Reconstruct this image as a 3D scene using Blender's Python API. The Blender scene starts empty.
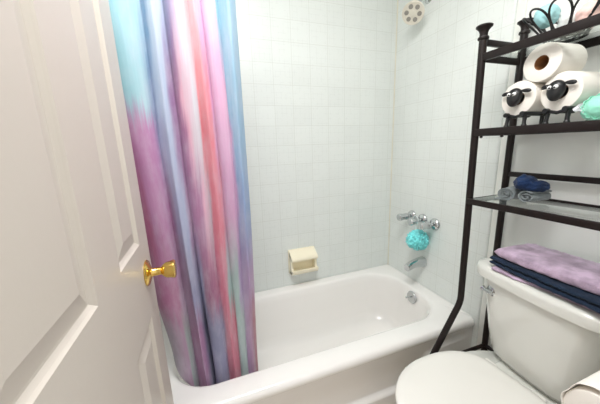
import bpy, bmesh, math, random
from mathutils import Vector, Matrix, noise
random.seed(7)
PI = math.pi
SC = bpy.context.scene
COL = SC.collection

# ------------------------------------------------------------------ helpers
def lin(c):
    c = c / 255.0
    return c / 12.92 if c <= 0.04045 else ((c + 0.055) / 1.055) ** 2.4
def rgb(r, g, b): return (lin(r), lin(g), lin(b), 1.0)
def sstep(a, b, x):
    t = max(0.0, min(1.0, (x - a) / (b - a)))
    return t * t * (3 - 2 * t)

def tag(o, label=None, cat=None, group=None, kind=None):
    if label: o['label'] = label
    if cat: o['category'] = cat
    if group: o['group'] = group
    if kind: o['kind'] = kind
    return o

def thing(name, label, cat, loc, group=None):
    o = bpy.data.objects.new(name, None)
    o.empty_display_size = 0.05
    COL.objects.link(o)
    o.location = loc
    return tag(o, label, cat, group)

def wloc(o):
    v = Vector((0, 0, 0))
    while o is not None:
        v += Vector(o.location)
        o = o.parent
    return v

def obj(name, bm, mat, parent=None, smooth=True, angle=38, label=None, subsurf=0, origin=None):
    """link bm (world coordinates) as ONE mesh object"""
    off = wloc(parent) if parent else Vector((0, 0, 0))
    base = Vector(origin) if origin is not None else off
    bmesh.ops.remove_doubles(bm, verts=bm.verts, dist=1e-6)
    bmesh.ops.recalc_face_normals(bm, faces=bm.faces)
    bmesh.ops.translate(bm, verts=bm.verts, vec=-base)
    me = bpy.data.meshes.new(name)
    bm.to_mesh(me); bm.free()
    if smooth:
        for p in me.polygons: p.use_smooth = True
        me.set_sharp_from_angle(angle=math.radians(angle))
    me.materials.append(mat)
    o = bpy.data.objects.new(name, me)
    COL.objects.link(o)
    if parent: o.parent = parent
    o.location = base - off
    if subsurf:
        m = o.modifiers.new('sub', 'SUBSURF'); m.levels = subsurf; m.render_levels = subsurf
    if label: o['label'] = label
    return o

def struct(name, bm, mat, smooth=False, parent=None, **k):
    o = obj(name, bm, mat, parent, smooth=smooth, **k)
    if parent is None: o['kind'] = 'structure'
    return o

def BM(): return bmesh.new()

def box(bm, x0, x1, y0, y1, z0, z1, bevel=0.0, seg=3):
    t = bmesh.new()
    bmesh.ops.create_cube(t, size=1.0)
    for v in t.verts:
        v.co = Vector(((x0 + x1) / 2 + v.co.x * (x1 - x0), (y0 + y1) / 2 + v.co.y * (y1 - y0), (z0 + z1) / 2 + v.co.z * (z1 - z0)))
    if bevel > 0:
        bmesh.ops.bevel(t, geom=t.edges[:], offset=bevel, segments=seg, affect='EDGES', profile=0.5)
    merge(bm, t)

def merge(bm, t, M=None):
    if M is not None: bmesh.ops.transform(t, matrix=M, verts=t.verts)
    vm = {}
    for v in t.verts: vm[v] = bm.verts.new(v.co)
    for f in t.faces:
        try: bm.faces.new([vm[v] for v in f.verts])
        except ValueError: pass
    t.free()

def loft(bm, loops, cap0=False, cap1=False):
    rows = [[bm.verts.new(p) for p in L] for L in loops]
    n = len(rows[0])
    for a, b in zip(rows, rows[1:]):
        for i in range(n):
            j = (i + 1) % n
            bm.faces.new((a[i], a[j], b[j], b[i]))
    if cap0: bm.faces.new(rows[0])
    if cap1: bm.faces.new(rows[-1])
    return rows

def sweep(bm, pts, r, seg=12, closed=False, caps=True, flat=None):
    pts = [Vector(p) for p in pts]
    n = len(pts)
    rr = r if isinstance(r, (list, tuple)) else [r] * n
    tang = []
    for i in range(n):
        if closed: t = pts[(i + 1) % n] - pts[i - 1]
        else: t = pts[min(i + 1, n - 1)] - pts[max(i - 1, 0)]
        tang.append(t.normalized())
    up = Vector((0, 0, 1))
    if abs(tang[0].dot(up)) > 0.9: up = Vector((1, 0, 0))
    nrm = (up - tang[0] * up.dot(tang[0])).normalized()
    loops = []
    for i in range(n):
        if i:
            nrm = nrm - tang[i] * nrm.dot(tang[i])
            nrm.normalize()
        bi = tang[i].cross(nrm)
        loops.append([pts[i] + (nrm * math.cos(2 * PI * k / seg) + bi * math.sin(2 * PI * k / seg)) * rr[i] for k in range(seg)])
    if closed: loops.append(loops[0])
    loft(bm, loops, caps and not closed, caps and not closed)

def lathe(bm, prof, origin, axis=(0, 0, 1), seg=32, cap=True):
    o = Vector(origin); a = Vector(axis).normalized()
    u = Vector((0, 0, 1)) if abs(a.z) < 0.9 else Vector((1, 0, 0))
    u = (u - a * u.dot(a)).normalized(); w = a.cross(u)
    loops = []
    for r, h in prof:
        r = max(r, 1e-4)
        loops.append([o + a * h + (u * math.cos(2 * PI * k / seg) + w * math.sin(2 * PI * k / seg)) * r for k in range(seg)])
    loft(bm, loops, cap, cap)

def rrect(x0, x1, y0, y1, r, z, n=10):
    P = []
    for cx, cy, a0 in ((x1 - r, y1 - r, 0), (x0 + r, y1 - r, PI / 2), (x0 + r, y0 + r, PI), (x1 - r, y0 + r, 1.5 * PI)):
        for k in range(n + 1):
            a = a0 + PI / 2 * k / n
            P.append((cx + r * math.cos(a), cy + r * math.sin(a), z))
    return P

def bez(p0, p1, p2, n=8):
    p0, p1, p2 = Vector(p0), Vector(p1), Vector(p2)
    return [p0 * (1 - t) ** 2 + p1 * 2 * t * (1 - t) + p2 * t * t for t in [k / n for k in range(n + 1)]]

# ------------------------------------------------------------------ materials
class NT:
    def __init__(s, name):
        s.m = bpy.data.materials.new(name); s.m.use_nodes = True
        s.t = s.m.node_tree; s.t.nodes.clear()
        s.out = s.n('ShaderNodeOutputMaterial')
    def n(s, ty, **k):
        nd = s.t.nodes.new(ty)
        for a, b in k.items(): setattr(nd, a, b)
        return nd
    def l(s, a, b): s.t.links.new(a, b)
    def val(s, sock, v): sock.default_value = v
    def math(s, op, a, b=None, c=None):
        nd = s.n('ShaderNodeMath', operation=op)
        for i, v in enumerate((a, b, c)):
            if v is None: continue
            if isinstance(v, (int, float)): nd.inputs[i].default_value = v
            else: s.l(v, nd.inputs[i])
        return nd.outputs[0]

def pbr(name, col, rough=0.5, metal=0.0, coat=0.0, bump=0.0, bscale=60.0, var=0.0, vscale=8.0, sheen=0.0, sss=0.0, spec=0.5):
    N = NT(name)
    b = N.n('ShaderNodeBsdfPrincipled')
    b.inputs['Roughness'].default_value = rough
    b.inputs['Metallic'].default_value = metal
    b.inputs['Coat Weight'].default_value = coat
    b.inputs['Coat Roughness'].default_value = 0.06
    b.inputs['Sheen Weight'].default_value = sheen
    b.inputs['Specular IOR Level'].default_value = spec
    if sss:
        b.inputs['Subsurface Weight'].default_value = sss
        b.inputs['Subsurface Scale'].default_value = 0.01
    tc = N.n('ShaderNodeTexCoord')
    if var > 0:
        nz = N.n('ShaderNodeTexNoise'); nz.inputs['Scale'].default_value = vscale; nz.inputs['Detail'].default_value = 4
        N.l(tc.outputs['Object'], nz.inputs['Vector'])
        mx = N.n('ShaderNodeMix', data_type='RGBA')
        mr = N.n('ShaderNodeMapRange'); N.l(nz.outputs['Fac'], mr.inputs[0]); mr.inputs[1].default_value = .36; mr.inputs[2].default_value = .64
        N.l(mr.outputs[0], mx.inputs[0])
        mx.inputs[6].default_value = tuple(max(0, c * (1 - var)) for c in col[:3]) + (1,)
        mx.inputs[7].default_value = tuple(min(1, c * (1 + var)) for c in col[:3]) + (1,)
        N.l(mx.outputs[2], b.inputs['Base Color'])
    else:
        b.inputs['Base Color'].default_value = col
    if bump > 0:
        n2 = N.n('ShaderNodeTexNoise'); n2.inputs['Scale'].default_value = bscale; n2.inputs['Detail'].default_value = 3
        N.l(tc.outputs['Object'], n2.inputs['Vector'])
        bp = N.n('ShaderNodeBump'); bp.inputs['Strength'].default_value = bump; bp.inputs['Distance'].default_value = 0.002
        N.l(n2.outputs['Fac'], bp.inputs['Height']); N.l(bp.outputs[0], b.inputs['Normal'])
    N.l(b.outputs[0], N.out.inputs[0])
    return N.m

TILE = 0.108
def tile_mat(name, axis, a0, z0):
    N = NT(name)
    tc = N.n('ShaderNodeTexCoord'); sp = N.n('ShaderNodeSeparateXYZ'); N.l(tc.outputs['Object'], sp.inputs[0])
    u = N.math('ADD', sp.outputs[axis], -a0 + 40 * TILE)
    v = N.math('ADD', sp.outputs[2], -z0 + 40 * TILE)
    cb = N.n('ShaderNodeCombineXYZ'); N.l(u, cb.inputs[0]); N.l(v, cb.inputs[1])
    br = N.n('ShaderNodeTexBrick'); br.offset = 0.0; br.squash = 1.0
    N.l(cb.outputs[0], br.inputs['Vector'])
    br.inputs['Scale'].default_value = 1.0
    br.inputs['Brick Width'].default_value = TILE; br.inputs['Row Height'].default_value = TILE
    br.inputs['Mortar Size'].default_value = 0.0011; br.inputs['Mortar Smooth'].default_value = 0.6
    br.inputs['Color1'].default_value = rgb(229, 234, 231); br.inputs['Color2'].default_value = rgb(226, 231, 228)
    br.inputs['Mortar'].default_value = rgb(207, 211, 205)
    # faint embossed line pattern inside every tile
    def lines(s):
        f = N.math('FRACT', N.math('MULTIPLY', s, 1 / TILE))
        a = N.math('ABSOLUTE', N.math('SUBTRACT', N.math('FRACT', N.math('MULTIPLY', f, 4.0)), 0.5))
        return N.math('LESS_THAN', a, 0.07)
    ln = N.math('ADD', lines(u), lines(v))
    nz = N.n('ShaderNodeTexNoise'); nz.inputs['Scale'].default_value = 26; nz.inputs['Detail'].default_value = 5
    N.l(cb.outputs[0], nz.inputs['Vector'])
    pat = N.math('MULTIPLY', ln, N.math('MULTIPLY', N.math('GREATER_THAN', nz.outputs['Fac'], 0.5), 0.055))
    mx = N.n('ShaderNodeMix', data_type='RGBA'); N.l(pat, mx.inputs[0]); N.l(br.outputs['Color'], mx.inputs[6])
    mx.inputs[7].default_value = rgb(150, 155, 152)
    b = N.n('ShaderNodeBsdfPrincipled'); b.inputs['Roughness'].default_value = 0.28
    N.l(mx.outputs[2], b.inputs['Base Color'])
    h = N.math('SUBTRACT', 1.0, br.outputs['Fac'])
    h2 = N.math('ADD', h, N.math('MULTIPLY', nz.outputs['Fac'], 0.25))
    bp = N.n('ShaderNodeBump'); bp.inputs['Strength'].default_value = 0.3; bp.inputs['Distance'].default_value = 0.0015
    N.l(h2, bp.inputs['Height']); N.l(bp.outputs[0], b.inputs['Normal'])
    N.l(b.outputs[0], N.out.inputs[0])
    return N.m

def floor_mat():
    N = NT('floor_tile')
    tc = N.n('ShaderNodeTexCoord')
    br = N.n('ShaderNodeTexBrick'); br.offset = 0.0
    N.l(tc.outputs['Object'], br.inputs['Vector'])
    br.inputs['Scale'].default_value = 1.0; br.inputs['Brick Width'].default_value = 0.3; br.inputs['Row Height'].default_value = 0.3
    br.inputs['Mortar Size'].default_value = 0.003
    br.inputs['Color1'].default_value = rgb(196, 178, 154); br.inputs['Color2'].default_value = rgb(188, 170, 146); br.inputs['Mortar'].default_value = rgb(150, 136, 116)
    nz = N.n('ShaderNodeTexNoise'); nz.inputs['Scale'].default_value = 9; nz.inputs['Detail'].default_value = 6
    N.l(tc.outputs['Object'], nz.inputs['Vector'])
    mx = N.n('ShaderNodeMix', data_type='RGBA', blend_type='OVERLAY'); mx.inputs[0].default_value = 0.25
    N.l(br.outputs['Color'], mx.inputs[6]); N.l(nz.outputs['Fac'], mx.inputs[7])
    b = N.n('ShaderNodeBsdfPrincipled'); b.inputs['Roughness'].default_value = 0.4
    N.l(mx.outputs[2], b.inputs['Base Color']); N.l(b.outputs[0], N.out.inputs[0])
    return N.m

def glass_mat():
    N = NT('shelf_glass')
    tr = N.n('ShaderNodeBsdfTransparent'); tr.inputs[0].default_value = (0.965, 0.985, 0.975, 1)
    gl = N.n('ShaderNodeBsdfGlossy'); gl.inputs['Roughness'].default_value = 0.02; gl.inputs[0].default_value = (0.95, 1, 0.98, 1)
    fr = N.n('ShaderNodeFresnel'); fr.inputs[0].default_value = 1.5
    mx = N.n('ShaderNodeMixShader')
    ge = N.n('ShaderNodeNewGeometry'); ff = N.math('MULTIPLY', fr.outputs[0], N.math('SUBTRACT', 1.0, ge.outputs['Backfacing'])); N.l(ff, mx.inputs[0]); N.l(tr.outputs[0], mx.inputs[1]); N.l(gl.outputs[0], mx.inputs[2])
    N.l(mx.outputs[0], N.out.inputs[0])
    return N.m

def pale(c, k=.24): return tuple(v + (255 - v) * k for v in c)

def curtain_mat():
    """watercolour print with fold shade in its colours: rows of vertical bands blended down the cloth"""
    N = NT('watercolour_cloth')
    uv = N.n('ShaderNodeUVMap', uv_map='UVMap'); sp = N.n('ShaderNodeSeparateXYZ'); N.l(uv.outputs[0], sp.inputs[0])
    nz = N.n('ShaderNodeTexNoise'); nz.inputs['Scale'].default_value = 5; nz.inputs['Detail'].default_value = 5
    mp = N.n('ShaderNodeMapping'); mp.inputs['Scale'].default_value = (9, 1.6, 1)
    N.l(uv.outputs[0], mp.inputs[0]); N.l(mp.outputs[0], nz.inputs['Vector'])
    n2 = N.n('ShaderNodeTexNoise'); n2.inputs['Scale'].default_value = 5; n2.inputs['Detail'].default_value = 5
    mp2 = N.n('ShaderNodeMapping'); mp2.inputs['Scale'].default_value = (22, .8, 1)
    N.l(uv.outputs[0], mp2.inputs[0]); N.l(mp2.outputs[0], n2.inputs['Vector'])
    u = N.math('ADD', sp.outputs[0], N.math('MULTIPLY', N.math('SUBTRACT', nz.outputs['Fac'], 0.5), 0.03))
    v = N.math('ADD', sp.outputs[1], N.math('MULTIPLY', N.math('SUBTRACT', n2.outputs['Fac'], 0.5), 0.16))
    rows = CURT_ROWS
    cur = None
    for i, (z, stops) in enumerate(rows):
        kp = (.10, .12, .17, .21, .26, .26)[i]
        r = N.n('ShaderNodeValToRGB'); N.l(u, r.inputs[0])
        el = r.color_ramp.elements
        while len(el) > 1: el.remove(el[-1])
        el[0].position = stops[0][0]; el[0].color = rgb(*pale(stops[0][1], kp))
        for p, c in stops[1:]:
            e = el.new(p); e.color = rgb(*pale(c, kp))
        if cur is None: cur = r.outputs[0]
        else:
            z0 = rows[i - 1][0]
            mr = N.n('ShaderNodeMapRange', interpolation_type='SMOOTHSTEP')
            N.l(v, mr.inputs[0]); mr.inputs[1].default_value = z0; mr.inputs[2].default_value = z
            mx = N.n('ShaderNodeMix', data_type='RGBA'); N.l(mr.outputs[0], mx.inputs[0]); N.l(cur, mx.inputs[6]); N.l(r.outputs[0], mx.inputs[7])
            cur = mx.outputs[2]
    b = N.n('ShaderNodeBsdfPrincipled'); b.inputs['Roughness'].default_value = 0.55
    b.inputs['Sheen Weight'].default_value = 0.1
    # pale washes
    wm = N.n('ShaderNodeMix', data_type='RGBA', blend_type='SOFT_LIGHT'); wm.inputs[0].default_value = 0.2
    N.l(cur, wm.inputs[6]); N.l(n2.outputs['Fac'], wm.inputs[7])
    n3 = N.n('ShaderNodeTexNoise'); n3.inputs['Scale'].default_value = 6; n3.inputs['Detail'].default_value = 7; n3.inputs['Roughness'].default_value = .65
    mp3 = N.n('ShaderNodeMapping'); mp3.inputs['Scale'].default_value = (2.2, 1.1, 1)
    N.l(uv.outputs[0], mp3.inputs[0]); N.l(mp3.outputs[0], n3.inputs['Vector'])
    r3 = N.n('ShaderNodeMapRange'); N.l(n3.outputs['Fac'], r3.inputs[0]); r3.inputs[1].default_value = .42; r3.inputs[2].default_value = .75; r3.inputs[4].default_value = .38
    w3 = N.n('ShaderNodeMix', data_type='RGBA'); N.l(r3.outputs[0], w3.inputs[0]); N.l(wm.outputs[2], w3.inputs[6]); w3.inputs[7].default_value = rgb(232, 228, 240)
    wm = w3
    N.l(wm.outputs[2], b.inputs['Base Color'])
    tl = N.n('ShaderNodeBsdfTranslucent'); N.l(wm.outputs[2], tl.inputs[0])
    ms = N.n('ShaderNodeMixShader'); ms.inputs[0].default_value = 0.22
    N.l(b.outputs[0], ms.inputs[1]); N.l(tl.outputs[0], ms.inputs[2])
    N.l(ms.outputs[0], N.out.inputs[0])
    return N.m

CURT_ROWS = [  # print colours with shade included: dark fold lines, duller low rows
 (1.66, [(0,(96,200,208)),(.08,(130,210,220)),(.12,(165,220,230)),(.23,(176,216,232)),(.265,(96,150,190)),(.29,(206,226,240)),(.38,(190,206,232)),(.41,(132,146,188)),(.455,(160,145,192)),(.48,(216,196,220)),(.51,(238,238,244)),(.54,(246,186,190)),(.64,(242,176,188)),(.66,(226,190,230)),(.78,(234,196,228)),(.80,(140,196,214)),(.88,(150,196,222)),(1,(168,208,232))]),
 (1.40, [(0,(110,192,202)),(.08,(145,202,214)),(.2,(172,212,222)),(.245,(118,144,184)),(.27,(194,210,234)),(.36,(184,200,226)),(.385,(150,116,166)),(.455,(180,108,154)),(.47,(238,180,202)),(.52,(230,205,220)),(.535,(228,230,238)),(.565,(220,215,226)),(.585,(244,152,162)),(.68,(238,134,150)),(.70,(228,178,220)),(.82,(236,178,212)),(.84,(148,190,214)),(1,(160,198,226))]),
 (1.30, [(0,(168,120,170)),(.04,(196,170,206)),(.08,(186,110,165)),(.12,(196,118,176)),(.22,(190,128,182)),(.245,(138,128,175)),(.265,(186,198,228)),(.37,(178,192,222)),(.395,(152,106,158)),(.48,(178,108,156)),(.495,(236,172,198)),(.52,(222,205,218)),(.565,(216,216,226)),(.585,(236,132,148)),(.69,(234,132,148)),(.71,(222,168,212)),(.84,(228,168,208)),(.86,(138,178,210)),(1,(148,186,220))]),
 (1.06, [(0,(182,84,132)),(.11,(186,86,138)),(.13,(192,122,176)),(.25,(186,120,174)),(.27,(150,120,166)),(.29,(168,170,210)),(.40,(172,184,218)),(.42,(156,104,154)),(.53,(176,108,158)),(.545,(232,166,196)),(.585,(214,190,206)),(.605,(206,190,205)),(.62,(226,114,136)),(.72,(232,128,150)),(.74,(216,160,206)),(.85,(212,154,200)),(.87,(130,154,204)),(1,(128,162,212))]),
 (0.72, [(0,(166,86,136)),(.19,(168,82,132)),(.21,(176,136,172)),(.29,(170,130,170)),(.31,(150,104,150)),(.36,(140,140,184)),(.48,(148,152,194)),(.50,(130,70,112)),(.62,(170,76,122)),(.64,(212,98,132)),(.715,(206,102,132)),(.73,(156,186,184)),(.815,(152,184,182)),(.83,(162,138,188)),(1,(172,126,176))]),
 (0.56, [(0,(130,150,146)),(.06,(152,142,156)),(.17,(166,124,158)),(.19,(140,160,156)),(.24,(146,152,156)),(.26,(172,104,156)),(.41,(154,92,146)),(.44,(80,80,124)),(.50,(118,122,164)),(.63,(132,132,172)),(.65,(202,94,120)),(.78,(204,100,126)),(.795,(152,184,182)),(.86,(158,178,178)),(.88,(172,132,178)),(.96,(166,110,144)),(.98,(164,74,98)),(1,(160,70,90))]),
]

M = dict(
 wall=pbr('wall_paint', rgb(236, 237, 234), 0.55, bump=0.12, bscale=220),
 ceil=pbr('ceiling_paint', rgb(236, 236, 234), 0.8, bump=0.2, bscale=120),
 trim=pbr('trim_gloss', rgb(234, 235, 230), 0.3),
 caulk=pbr('caulk', rgb(232, 230, 216), 0.5, var=0.03, vscale=20),
 door=pbr('door_paint', rgb(204, 196, 186), 0.36, bump=0.10, bscale=90),
 tub=pbr('tub_enamel', rgb(246, 244, 241), 0.14, coat=0.4),
 porc=pbr('porcelain', rgb(222, 222, 216), 0.14, coat=0.4),
 seat=pbr('seat_plastic', rgb(236, 234, 228), 0.25),
 chrome=pbr('chrome', (0.58, 0.60, 0.61, 1), 0.10, metal=1.0),
 brass=pbr('brass', (0.80, 0.55, 0.16, 1), 0.16, metal=1.0),
 iron=pbr('bronze_metal', rgb(30, 22, 21), 0.42, bump=0.15, bscale=160, spec=0.3),
 wire=pbr('black_wire', rgb(26, 24, 25), 0.4),
 glass=glass_mat(),
 cream=pbr('cream_ceramic', rgb(247, 239, 214), 0.18, coat=0.3),
 head=pbr('ivory_plastic', rgb(226, 221, 208), 0.35),
 headdark=pbr('grey_plastic', rgb(150, 146, 138), 0.45),
 paper=pbr('tissue_paper', rgb(243, 238, 230), 0.9, bump=0.35, bscale=320),
 card=pbr('cardboard', rgb(150, 104, 62), 0.85, bump=0.2, bscale=90),
 black=pbr('black_plastic', rgb(24, 24, 26), 0.35),
 eye=pbr('eye_white', rgb(240, 240, 240), 0.2),
 lav=pbr('lavender_terry', rgb(182, 160, 182), 0.95, bump=1.0, bscale=220, var=0.26, vscale=24, sheen=0.15),
 navy=pbr('navy_terry', rgb(12, 33, 56), 0.95, bump=0.9, bscale=260, var=0.2, vscale=20, sheen=0.05),
 grey=pbr('grey_terry', rgb(126, 134, 136), 0.95, bump=0.9, bscale=300, var=0.12, vscale=30, sheen=0.2),
 blue=pbr('blue_terry', rgb(14, 42, 82), 0.95, bump=0.9, bscale=300, var=0.2, vscale=30, sheen=0.08),
 aqua=pbr('aqua_mesh', rgb(128, 234, 236), 0.5, var=0.15, vscale=30, sheen=0.3),
 mint=pbr('mint_mesh', rgb(150, 226, 200), 0.6, var=0.12, vscale=30, sheen=0.3),
 pale_aqua=pbr('pale_aqua_mesh', rgb(170, 220, 224), 0.6, var=0.08, vscale=30),
 pink=pbr('pale_pink_mesh', rgb(242, 206, 198), 0.6, var=0.08, vscale=30),
 pale=pbr('white_mesh', rgb(236, 238, 236), 0.6),
 silver=pbr('silver_ribbon', (0.8, 0.8, 0.84, 1), 0.3, metal=0.7),
 cord=pbr('white_cord', rgb(225, 235, 235), 0.7),
 floor=floor_mat(), curtain=curtain_mat(),
 tileb=tile_mat('tile_back', 0, -0.9085, 1.36496), tiler=tile_mat('tile_right', 1, -0.208, 1.36496),
)
def lamp_glass():
    N = NT('lamp_glass'); e = N.n('ShaderNodeEmission'); e.inputs[0].default_value = (1.0, 0.95, 0.88, 1); e.inputs[1].default_value = 1.0
    N.l(e.outputs[0], N.out.inputs[0]); return N.m
M['lamp'] = lamp_glass()

# ------------------------------------------------------------------ the room
H = 2.40; WL = -1.52; YN = -1.37
b = BM(); box(b, WL - .1, 0.1, -0.0 , 0.1, -0.0, H); struct('wall_back', b, M['tileb'])
b = BM(); box(b, 0.0, 0.1, YN - .1, 0.0, 0, H); struct('wall_right', b, M['wall'])
b = BM(); box(b, WL - .1, WL, YN - .1, 0.0, 0, H); struct('wall_left', b, M['wall'])
b = BM()
box(b, WL, -1.40, YN - .1, YN, 0, H); box(b, -.68, 0.0, YN - .1, YN, 0, H); box(b, -1.40, -.68, YN - .1, YN, 2.06, H)
struct('wall_front', b, M['wall'])
b = BM(); box(b, -2.6, 0.6, -3.0, 0.1, -0.1, 0.0); struct('floor', b, M['floor'])
b = BM(); box(b, WL - .1, 0.1, YN - .1, 0.1, H, H + .1); struct('ceiling', b, M['ceil'])
# tiled panel on the tub's end wall (stands 8 mm proud, with a rounded edge)
b = BM()
t = [(0.0, -0.001), (-0.008, -0.001), (-0.008, -.678), (-0.0068, -.683), (-0.004, -.686), (0.0, -.686)]
loft(b, [[(x, y, z) for x, y in t] for z in (0.0, H)], True, True)
struct('wall_right_tile', b, M['tiler'], smooth=True, angle=60)
# bright painted strip beside the tile
b = BM(); box(b, -0.006, 0.0, -.722, -.690, 0, H, bevel=.002); struct('trim_1', b, M['trim'], smooth=True)
# yellowed caulk in the corner, and along the tub
b = BM(); box(b, -0.015, -0.0075, -0.007, 0.0, .384, H, bevel=.003); struct('trim_2', b, M['caulk'], smooth=True)

# ------------------------------------------------------------------ door (opened inwards, six raised panels)
DX = -1.362; DT = 0.036; DY0, DY1 = -1.362, -.690
cols = [(-.775, -.932), (-1.046, -1.27)]
rowsz = [(.24, .835), (1.03, 1.66), (1.76, 1.93)]
def door_mesh():
    b = BM()
    ys = sorted({DY0, DY1, *[c for p in cols for c in p]})
    zs = sorted({.012, 2.03, *[c for p in rowsz for c in p]})
    ispanel = lambda y, z: any(min(p) <= y <= max(p) for p in cols) and any(p[0] <= z <= p[1] for p in rowsz)
    for i in range(len(ys) - 1):
        for j in range(len(zs) - 1):
            y0, y1, z0, z1 = ys[i], ys[i + 1], zs[j], zs[j + 1]
            for X, s in ((DX, 1), (DX - DT, -1)):
                if ispanel((y0 + y1) / 2, (z0 + z1) / 2):
                    # moulded groove
                    L = []
                    for inset, dep in ((0, 0), (.004, .0035), (.010, .0075), (.016, .0075)):
                        L.append([(X - s * dep, y0 + inset, z0 + inset), (X - s * dep, y1 - inset, z0 + inset), (X - s * dep, y1 - inset, z1 - inset), (X - s * dep, y0 + inset, z1 - inset)])
                    loft(b, L, False, True)
                else:
                    b.faces.new([b.verts.new(p) for p in ((X, y0, z0), (X, y1, z0), (X, y1, z1), (X, y0, z1))])
    for (p, q) in (((DY0, .012), (DY1, .012)), ((DY1, .012), (DY1, 2.03)), ((DY1, 2.03), (DY0, 2.03)), ((DY0, 2.03), (DY0, .012))):
        b.faces.new([b.verts.new(v) for v in ((DX, p[0], p[1]), (DX, q[0], q[1]), (DX - DT, q[0], q[1]), (DX - DT, p[0], p[1]))])
    return b
door = bpy.data.objects.new('door_1', None); COL.objects.link(door); door.location = (DX - DT / 2, DY0, 0.012)
tag(door, 'white six-panel door with brass knob standing open at the left', 'door', kind='structure')
obj('slab', door_mesh(), M['door'], door, smooth=False)
def panel_mesh(y0, y1, z0, z1, X, s):
    b = BM(); L = []
    for inset, dep in ((.0135, .0075), (.040, .0012), (.043, .0004)):
        L.append([(X - s * dep, y0 + inset, z0 + inset), (X - s * dep, y1 - inset, z0 + inset), (X - s * dep, y1 - inset, z1 - inset), (X - s * dep, y0 + inset, z1 - inset)])
    loft(b, L, False, True); return b
for c in cols:
    for r in rowsz:
        obj('raised_panel', panel_mesh(min(c), max(c), r[0], r[1], DX, 1), M['door'], door, smooth=False)
KY, KZ = -.752, .945
b = BM()
lathe(b, [(0.010, .026), (.0105, .034), (.0165, .040), (.0205, .046), (.0220, .056), (.0240, .063), (.0240, .066), (.020, .0685), (.012, .069), (0, .069)], (DX, KY, KZ), (1, 0, 0), 40)
kn = obj('door_knob', b, M['brass'], door, label='round brass door knob')
b = BM(); lathe(b, [(0.033, 0.0), (.0335, .002), (.031, .005), (.020, .009), (.0125, .012), (.0105, .016), (.0105, .028)], (DX, KY, KZ), (1, 0, 0), 40)
obj('rosette', b, M['brass'], kn)
b = BM(); box(b, DX - DT / 2 - .012, DX - DT / 2 + .012, DY1 - .001, DY1 + .0015, KZ - .028, KZ + .028)
obj('latch_plate', b, M['brass'], door)
for zz in (.25, 1.05, 1.80):
    b = BM(); sweep(b, [(DX - .004, DY0 - .003, zz - .045), (DX - .004, DY0 - .003, zz + .045)], .005, 12); obj('hinge', b, M['brass'], door)

# ------------------------------------------------------------------ bathtub
tub = thing('bathtub', 'long white alcove bathtub with glossy rim along the tiled wall', 'bathtub', (-.76, -.34, 0))
def tub_body():
    b = BM()
    X0, X1, Y0, Y1 = WL + .002, -.0095, -.676, -.002
    L = []
    L.append(rrect(X0, X1, Y0 + .022, Y1, .004, .346))
    L.append(rrect(X0, X1, Y0 + .004, Y1, .006, .346))
    L.append(rrect(X0, X1, Y0, Y1, .010, .352))
    L.append(rrect(X0, X1, Y0 + .002, Y1, .014, .370))
    L.append(rrect(X0, X1, Y0 + .008, Y1, .016, .380))
    L.append(rrect(X0, X1, Y0 + .018, Y1, .016, .3855))
    ix0, ix1, iy0, iy1 = -1.415, -.085, -.577, -.060
    L.append(rrect(ix0 - .012, ix1 + .012, iy0 - .010, iy1 + .010, .185, .386))
    L.append(rrect(ix0, ix1, iy0, iy1, .18, .383))
    L.append(rrect(ix0 + .010, ix1 - .005, iy0 + .008, iy1 - .008, .175, .373))
    L.append(rrect(ix0 + .022, ix1 - .010, iy0 + .014, iy1 - .014, .17, .34))
    L.append(rrect(ix0 + .055, ix1 - .022, iy0 + .026, iy1 - .028, .16, .22))
    L.append(rrect(ix0 + .12, ix1 - .036, iy0 + .042, iy1 - .042, .12, .13))
    L.append(rrect(ix0 + .155, ix1 - .055, iy0 + .060, iy1 - .060, .12, .085))
    L.append(rrect(ix0 + .20, ix1 - .095, iy0 + .095, iy1 - .095, .11, .066))
    L.append(rrect(ix0 + .30, ix1 - .16, iy0 + .15, iy1 - .15, .08, .060))
    loft(b, L, False, True)
    return b
obj('basin', tub_body(), M['tub'], tub, angle=50)
b = BM()
nx, nz = 150, 60
xa, xb_, za, zb = WL + .002, -.0095, 0.0, .350
def apron_y(x, z):
    floor_z = .125 + .16 * sstep(-.40, -.24, x) + .01 * (x + .2) * (1 if x > -.25 else 0)
    rec = sstep(floor_z - .004, floor_z + .012, z) * sstep(-.042, -.075, x) * sstep(xa + .03, xa + .07, x)
    return -.664 + .022 * rec * (1.0 - 0.35 * sstep(.2, .33, z)) + .016 * sstep(.330, .342, z)
rows = [[b.verts.new((xa + (xb_ - xa) * i / nx, apron_y(xa + (xb_ - xa) * i / nx, za + (zb - za) * j / nz), za + (zb - za) * j / nz)) for i in range(nx + 1)] for j in range(nz + 1)]
for j in range(nz):
    for i in range(nx): b.faces.new((rows[j][i], rows[j][i + 1], rows[j + 1][i + 1], rows[j + 1][i]))
obj('apron', b, M['tub'], tub, angle=80)
b = BM(); lathe(b, [(.037, 0), (.037, .003), (.034, .0065), (.014, .009), (.0, .009)], (-.099, -.343, .336), (-1, 0, .10), 32)
ov = obj('overflow_plate', b, M['chrome'], tub, label='round chrome overflow plate')
b = BM(); sweep(b, [(-.106, -.341, .337), (-.122, -.336, .340), (-.136, -.330, .334)], [.0045, .0045, .006], 10); obj('lever', b, M['chrome'], ov)
b = BM(); lathe(b, [(.03, 0), (.03, .003), (.024, .005), (.022, .002), (0, .002)], (-.26, -.32, .0605), (0, 0, 1), 28); obj('drain', b, M['chrome'], tub)

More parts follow.
